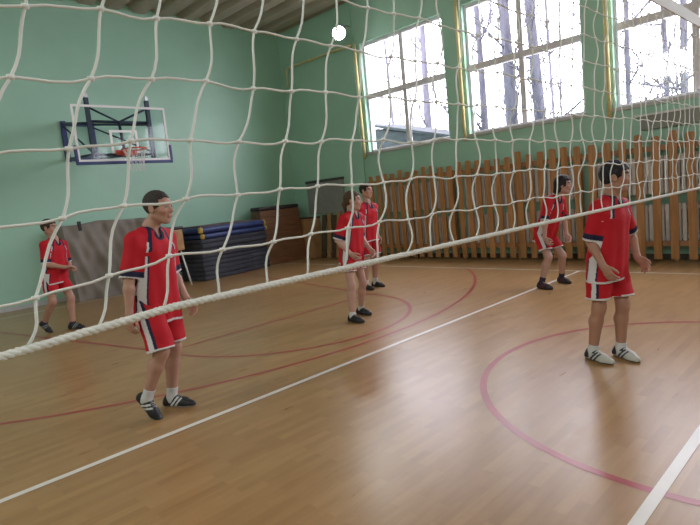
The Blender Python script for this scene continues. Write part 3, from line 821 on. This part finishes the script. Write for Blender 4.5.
    F = Field([q for q, _ in A] + [b[1] for b in B], h)
    slv = p.get('sleeve', .98)
    for q, k in A: F.add(q, k)
    for k, q, d in B:
        pt = SH[k] + (EL[k] - SH[k]) * slv
        F.add(q, .035, extra=lambda X, Y, Z, d=d, pt=pt: (X - pt[0]) * d[0] + (Y - pt[1]) * d[1] + (Z - pt[2]) * d[2])
    X, Y, Z = F.grid(); aa = np.arctan2((Y - pel[1]) * Lw[1] + (X - pel[0]) * Lw[0], (X - pel[0]) * Fw[0] + (Y - pel[1]) * Fw[1])
    seed = p['seed']; fz = np.clip((mid[2] + .05 - Z) / .6, 0, 1)
    F.D = (F.D + (.003 + .005 * fz) * (np.sin(8 * aa + 1.6 * np.sin(4 * Z + seed) + seed) * .6 + .3 * np.sin(5 * aa - 11 * Z + 2 * seed) + .12 * np.sin(34 * Z + 9 * X + 7 * Y + seed))).astype(np.float32)
    G = Field([q for q, _ in A] + [b[1] for b in B], h)
    for q, k in Ai: G.add(q, k)
    for k, q, d in Bi: G.add(q, .035)
    F.D = np.maximum(F.D, -G.D); del G
    F.cut(lambda X, Y, Z: (hem_pt[0] - X) * up[0] + (hem_pt[1] - Y) * up[1] + (hemz + .012 * np.cos(2 * aa) - Z) * up[2])
    F.add(rc(neck - Uw * .02, neck + Uw * .15, .068 * s, .068 * s), .008, sub=True)
    F.add(rc(neck - Uw * .01 + Fw * .05 * s, neck - Uw * .055 + Fw * .10 * s, .040 * s, .012 * s), .008, sub=True)
    V, Q = F.mesh(); col = np.tile(RED, (len(V), 1))
    q = V - pel; ql, qf, qu = q @ Lw, q @ Fw, q @ Uw; top = (mid - pel) @ Uw
    th_ = np.degrees(np.arctan2(np.abs(ql), qf)); hh = qu / top
    dsl = {}
    for k in 'rl':
        d = EL[k] - SH[k]; t = (V - SH[k]) @ d / (d @ d); rr_ = np.linalg.norm(V - SH[k] - np.clip(t, 0, 1.1)[:, None] * d, axis=1)
        dsl[k] = (t, (rr_ < .105 * s * bag) & (t > .35) & ((V - mid) @ Lw * (-1 if k == 'r' else 1) > .155 * s))
    insl = dsl['r'][1] | dsl['l'][1]
    aav = np.arctan2((V - pel)[:, :2] @ Lw[:2], (V - pel)[:, :2] @ Fw[:2]); hemd = (V - hem_pt) @ up - .012 * np.cos(2 * aav)
    side = (~insl) & (np.abs(ql) > .04 * s) & (hh < .66)
    wid = 11 + 9 * np.clip(hh, 0, 1)
    col[side & (np.abs(th_ - p.get('panel', 70)) < wid + 4)] = NAVY
    col[side & (np.abs(th_ - p.get('panel', 70)) < wid)] = WHITE
    yk = (~insl) & (hh > .72) & (hh < 1.12)
    al = np.abs(ql) / s
    line = .075 + (1.05 - hh) * .16
    col[yk & (np.abs(al - line) < .015) & (al < .16)] = NAVY
    col[yk & (np.abs(al - line - .016) < .007) & (hh < .88) & (al < .16) & (qf > .05 * s)] = WHITE
    nd = np.linalg.norm((V - neck) - ((V - neck) @ Uw)[:, None] * Uw, axis=1)
    vneck = np.linalg.norm(V - (neck - Uw * .045 + Fw * .085 * s), axis=1)
    col[((nd < .088 * s) & (hh > .98)) | ((vneck < .048 * s))] = NAVY
    if p.get('hem_white', True): col[(hemd < .021) & ~insl] = WHITE
    for k in 'rl':
        t, m = dsl[k]; Lk = np.linalg.norm(EL[k] - SH[k])
        e = (slv - t) * Lk
        col[m & (e < .062)] = NAVY; col[m & (e < .016)] = WHITE
    np_mesh('shirt', V, Q, M['cloth'], body, col)
    # ---- shorts
    sz = p['shorts']
    def shorts_prims(dr, ext):
        A = [(rc(pel - Lw * .06 * s + V3(0, 0, .06), pel + Lw * .06 * s + V3(0, 0, .06), .108 * s * g - dr, .108 * s * g - dr), .04),
             (rc(pel - Lw * .07 * s - V3(0, 0, .04), pel + Lw * .07 * s - V3(0, 0, .04), .115 * s * g - dr, .115 * s * g - dr), .04)]
        B = []
        for k in 'rl':
            d = KN[k] - HP[k]; t = np.clip((HP[k][2] - sz) / max(HP[k][2] - KN[k][2], .05), .4, 1.0)
            B.append((k, rc(HP[k], HP[k] + d * (t + ext), .106 * s * g - dr, .108 * s * g * p.get('flare', 1.0) - dr), HP[k] + d * t, unit(d * .6 + V3(0, 0, -.3))))
        return A, B
    A, B = shorts_prims(0, .05); Ai, Bi = shorts_prims(.012, .3)
    F = Field([q for q, _ in A] + [b[1] for b in B], h)
    for q, k in A: F.add(q, k)
    for k, q, pt, d in B: F.add(q, .025, extra=lambda X, Y, Z, d=d, pt=pt: (X - pt[0]) * d[0] + (Y - pt[1]) * d[1] + (Z - pt[2]) * d[2])
    X, Y, Z = F.grid(); F.D = (F.D + .004 * np.sin(35 * X + 8 * Z + seed) * np.sin(31 * Y - 6 * Z) + .003 * np.sin(28 * Z + 20 * Y)).astype(np.float32)
    G = Field([q for q, _ in A] + [b[1] for b in B], h)
    for q, k in Ai: G.add(q, k)
    for k, q, pt, d in Bi: G.add(q, .025)
    F.D = np.maximum(F.D, -G.D); del G
    F.cut(lambda X, Y, Z: Z - (pel[2] + .11) + 0 * X + 0 * Y)
    V, Q = F.mesh(); col = np.tile(RED, (len(V), 1))
    q = V - pel; ql, qf = q @ Lw, q @ Fw
    for sg, (k, _, pt, d) in zip((-1, 1), B):
        m = ql * sg > 0
        ctr = HP[k] + np.clip(((V - HP[k]) @ (pt - HP[k])) / ((pt - HP[k]) @ (pt - HP[k])), 0, 1)[:, None] * (pt - HP[k])
        o = V - ctr; an_ = np.degrees(np.arctan2(o @ Fw, (o @ Lw) * sg))
        col[m & (np.abs(an_ - 8) < 11)] = WHITE
        col[m & (an_ > 18) & (an_ < 31)] = NAVY
        col[m & (((pt - V) @ d) < .016)] = WHITE
    np_mesh('shorts', V, Q, M['cloth'], body, col)
    # ---- socks and shoes
    for k, sg in (('r', -1), ('l', 1)):
        an, kn = AN[k], KN[k]; fd, fl3, fu = FT[k]; up_ = unit(kn - an)
        sh_ = p.get('sock_h', .09)
        P = [(rc(an + up_ * sh_, an, .042 * s + .004, .042 * s), .02), (rc(an, an - fu * .03, .042 * s, .042 * s), .02)]
        F = Field([q for q, _ in P], .005)
        for q, kk in P: F.add(q, kk)
        F.cut(lambda X, Y, Z: (X - an[0]) * up_[0] + (Y - an[1]) * up_[1] + (Z - an[2]) * up_[2] - sh_)
        V, Q = F.mesh(); np_mesh('sock', V, Q, M[p.get('sock', 'sock')], body)
        ss = p.get('shoe_s', 1.06); T = lambda x, y, z: an + fd * x * ss + fl3 * y * ss + fu * z
        P = [(rc(T(-.04, 0, -.045), T(.02, 0, -.05), .040, .040), .02), (rc(T(.02, 0, -.05), T(.105, sg * -.004, -.055), .040, .044), .02), (rc(T(.105, sg * -.004, -.055), T(.165, sg * -.010, -.062), .044, .030), .02),
             (rc(T(-.005, 0, -.005), T(.095, 0, -.042), .042, .034), .02), (rc(T(-.035, 0, -.015), T(-.045, 0, -.05), .034, .036), .02)]
        F = Field([q for q, _ in P], .0048)
        for q, kk in P: F.add(q, kk)
        F.cut(lambda X, Y, Z: -.0825 - ((X - an[0]) * fu[0] + (Y - an[1]) * fu[1] + (Z - an[2]) * fu[2]))
        F.add(rc(T(-.012, 0, .02), T(-.008, 0, .08), .036, .045), .006, sub=True)
        V, Q = F.mesh(); c = p['shoe']; col = np.tile(V3(*c[0]), (len(V), 1))
        x, y, zf = (V - an) @ fd, (V - an) @ fl3, (V - an) @ fu
        st_ = (np.abs((x - .02) - .9 * (zf + .05)) < .011) | (np.abs((x - .058) - .9 * (zf + .05)) < .010)
        col[st_ & (np.abs(y) > .018) & (x < .12)] = V3(*c[1])
        col[(np.abs(y) < .014) & (x > .03) & (x < .10) & (np.sin(x * 420) > .2)] = V3(*c[2])
        if p['key'] == 'front': col[(x < -.015) & (zf > -.06)] = V3(*c[1]); col[(zf > -.012) & (x < .05)] = V3(*c[1])
        col[zf < -.068] = V3(*c[3])
        np_mesh('shoe', V, Q, M['shoe'], body, col)
    return body

BLK, WHT, GRY = (.02, .018, .022), (.6, .6, .6), (.25, .25, .25)
PEOPLE = [
 dict(key='man', seed=1.0, H=1.83, root=(1.905, 3.55), yaw=-66, pelvis=(.02, .03, 1.0), rsh=(.044, -.15, 1.505), lsh=(.079, .235, 1.485), head=(.150, .080, 1.698), gaze=(8, 3), hs=1.12,
      rel=(-.06, -.23, 1.12), rwr=(.01, -.27, .865), lel=(-.02, .30, 1.13), lwr=(.155, .26, .90), lhand=(.5, .1, -.8),
      rank=(.0, -.20, .168), rfoot=(-8, 42), lank=(.03, .055, .083), lfoot=(10, 0), hem=.755, shorts=.565, hair=(.042, .034, .03), hair_t=.008, style='short', hairline=.072,
      shoe=(BLK, WHT, GRY, (.35, .34, .34)), sock='sock', bag=1.04, shoe_s=1.15,
      label='tall man with short cropped hair in red kit walking, black white-striped shoes'),
 dict(key='boy', seed=2.3, H=1.75, root=(2.52, 8.46), yaw=-58, pelvis=(.02, .05, .945), rsh=(.071, -.12, 1.405), lsh=(.116, .27, 1.40), head=(.065, .06, 1.625), gaze=(14, 4),
      rel=(.0, -.19, 1.12), rwr=(.29, -.01, 1.0), lel=(.04, .33, 1.12), lwr=(.27, .13, .975), rhand=(.6, .6, .05), lhand=(.8, -.35, 0), rpalm=(0, .3, -1), lpalm=(0, -.3, -1),
      rank=(-.21, -.06, .150), rfoot=(-15, 32), lank=(.17, .10, .083), lfoot=(6, 0), hem=.76, shorts=.62, hair=(.04, .022, .016), style='short', hair_t=.014,
      shoe=(BLK, GRY, GRY, (.08, .08, .08)), sock='sock_dark', sock_h=.04, sleeve=.95,
      label='dark-haired boy in red kit with hands together before the tarpaulin, far left'),
 dict(key='girl', seed=3.1, H=1.69, girth=.95, root=(5.04, 4.33), yaw=-80, pelvis=(-.02, .03, .915), rsh=(.049, -.14, 1.395), lsh=(.077, .22, 1.39), head=(.092, .045, 1.575), gaze=(26, 0),
      rel=(-.06, -.22, 1.09), rwr=(.13, -.19, .905), lel=(-.03, .29, 1.09), lwr=(.16, .24, .905), rhand=(.5, .35, -.6), lhand=(.5, -.2, -.7),
      rank=(.075, -.20, .083), rfoot=(-14, 0), lank=(-.07, .21, .083), lfoot=(-10, 0), hem=.76, shorts=.655, hair=(.085, .045, .025), style='ponytail',
      shoe=(BLK, BLK, GRY, (.05, .05, .05)), sock='sock', sock_h=.05, skin=(.50, .29, .23),
      label='player with brown ponytail in red kit and black shoes standing in front of another player'),
 dict(key='behind', seed=4.4, H=1.83, root=(6.86, 5.74), yaw=-86, pelvis=(.0, .03, 1.0), rsh=(.03, -.17, 1.46), lsh=(.05, .22, 1.455), head=(.045, .035, 1.712), gaze=(10, 2),
      rel=(-.05, -.24, 1.15), rwr=(.05, -.24, .89), lel=(-.05, .28, 1.15), lwr=(.05, .24, .89),
      rank=(-.02, -.14, .083), rfoot=(-16, 0), lank=(-.02, .13, .083), lfoot=(4, 0), hem=.84, shorts=.60, hair=(.025, .018, .016), style='short',
      shoe=(BLK, BLK, GRY, (.05, .05, .05)), sock='sock',
      label='short-haired player half hidden behind the ponytailed player, looking right'),
 dict(key='crouch', seed=5.2, H=1.69, girth=.95, root=(7.80, 2.90), yaw=-98, pelvis=(-.10, .04, .83), rsh=(.125, -.12, 1.325), lsh=(.13, .24, 1.305), head=(.250, .085, 1.500), gaze=(24, 6),
      rel=(.0, -.20, 1.0), rwr=(.09, -.22, .73), lel=(.08, .31, 1.01), lwr=(.19, .20, .75), rhand=(.4, .15, -.8), lhand=(.4, -.15, -.8),
      rank=(.02, -.25, .083), rfoot=(-12, 0), lank=(.03, .26, .083), lfoot=(-16, 0), hem=.68, shorts=.56, hair=(.022, .016, .022), style='bob', hair_t=.016,
      shoe=((.03, .02, .025), (.12, .04, .05), GRY, (.05, .05, .05)), sock='sock_dark', skin=(.48, .28, .23),
      label='player with dark chin-length hair leaning forward on bent knees before the plank guard'),
 dict(key='front', seed=6.6, H=1.69, root=(4.77, .96), yaw=-100, pelvis=(.01, .02, .93), rsh=(.059, -.145, 1.38), lsh=(.073, .22, 1.365), head=(.119, .041, 1.570), gaze=(27, 2),
      rel=(-.06, -.135, 1.07), rwr=(.122, -.215, .862), rhand=(.5, .02, -.8), lel=(.03, .42, 1.02), lwr=(.165, .25, .865), lhand=(.5, 0, -.6),
      rank=(-.07, -.105, .083), rfoot=(-12, 0), lank=(.07, .095, .083), lfoot=(-15, 0), hem=.705, shorts=.555, hair=(.02, .016, .022), hair_t=.016, style='short', hairline=.06,
      panel=86, shoe=((.55, .54, .50), (.03, .03, .05), (.3, .3, .3), (.16, .12, .09)), sock='sock', sock_h=.06, skin=(.42, .215, .15), bag=1.03,
      label='dark-haired player in red kit and white shoes with black stripes on the red circle, right'),
]
for p in PEOPLE: person(p)
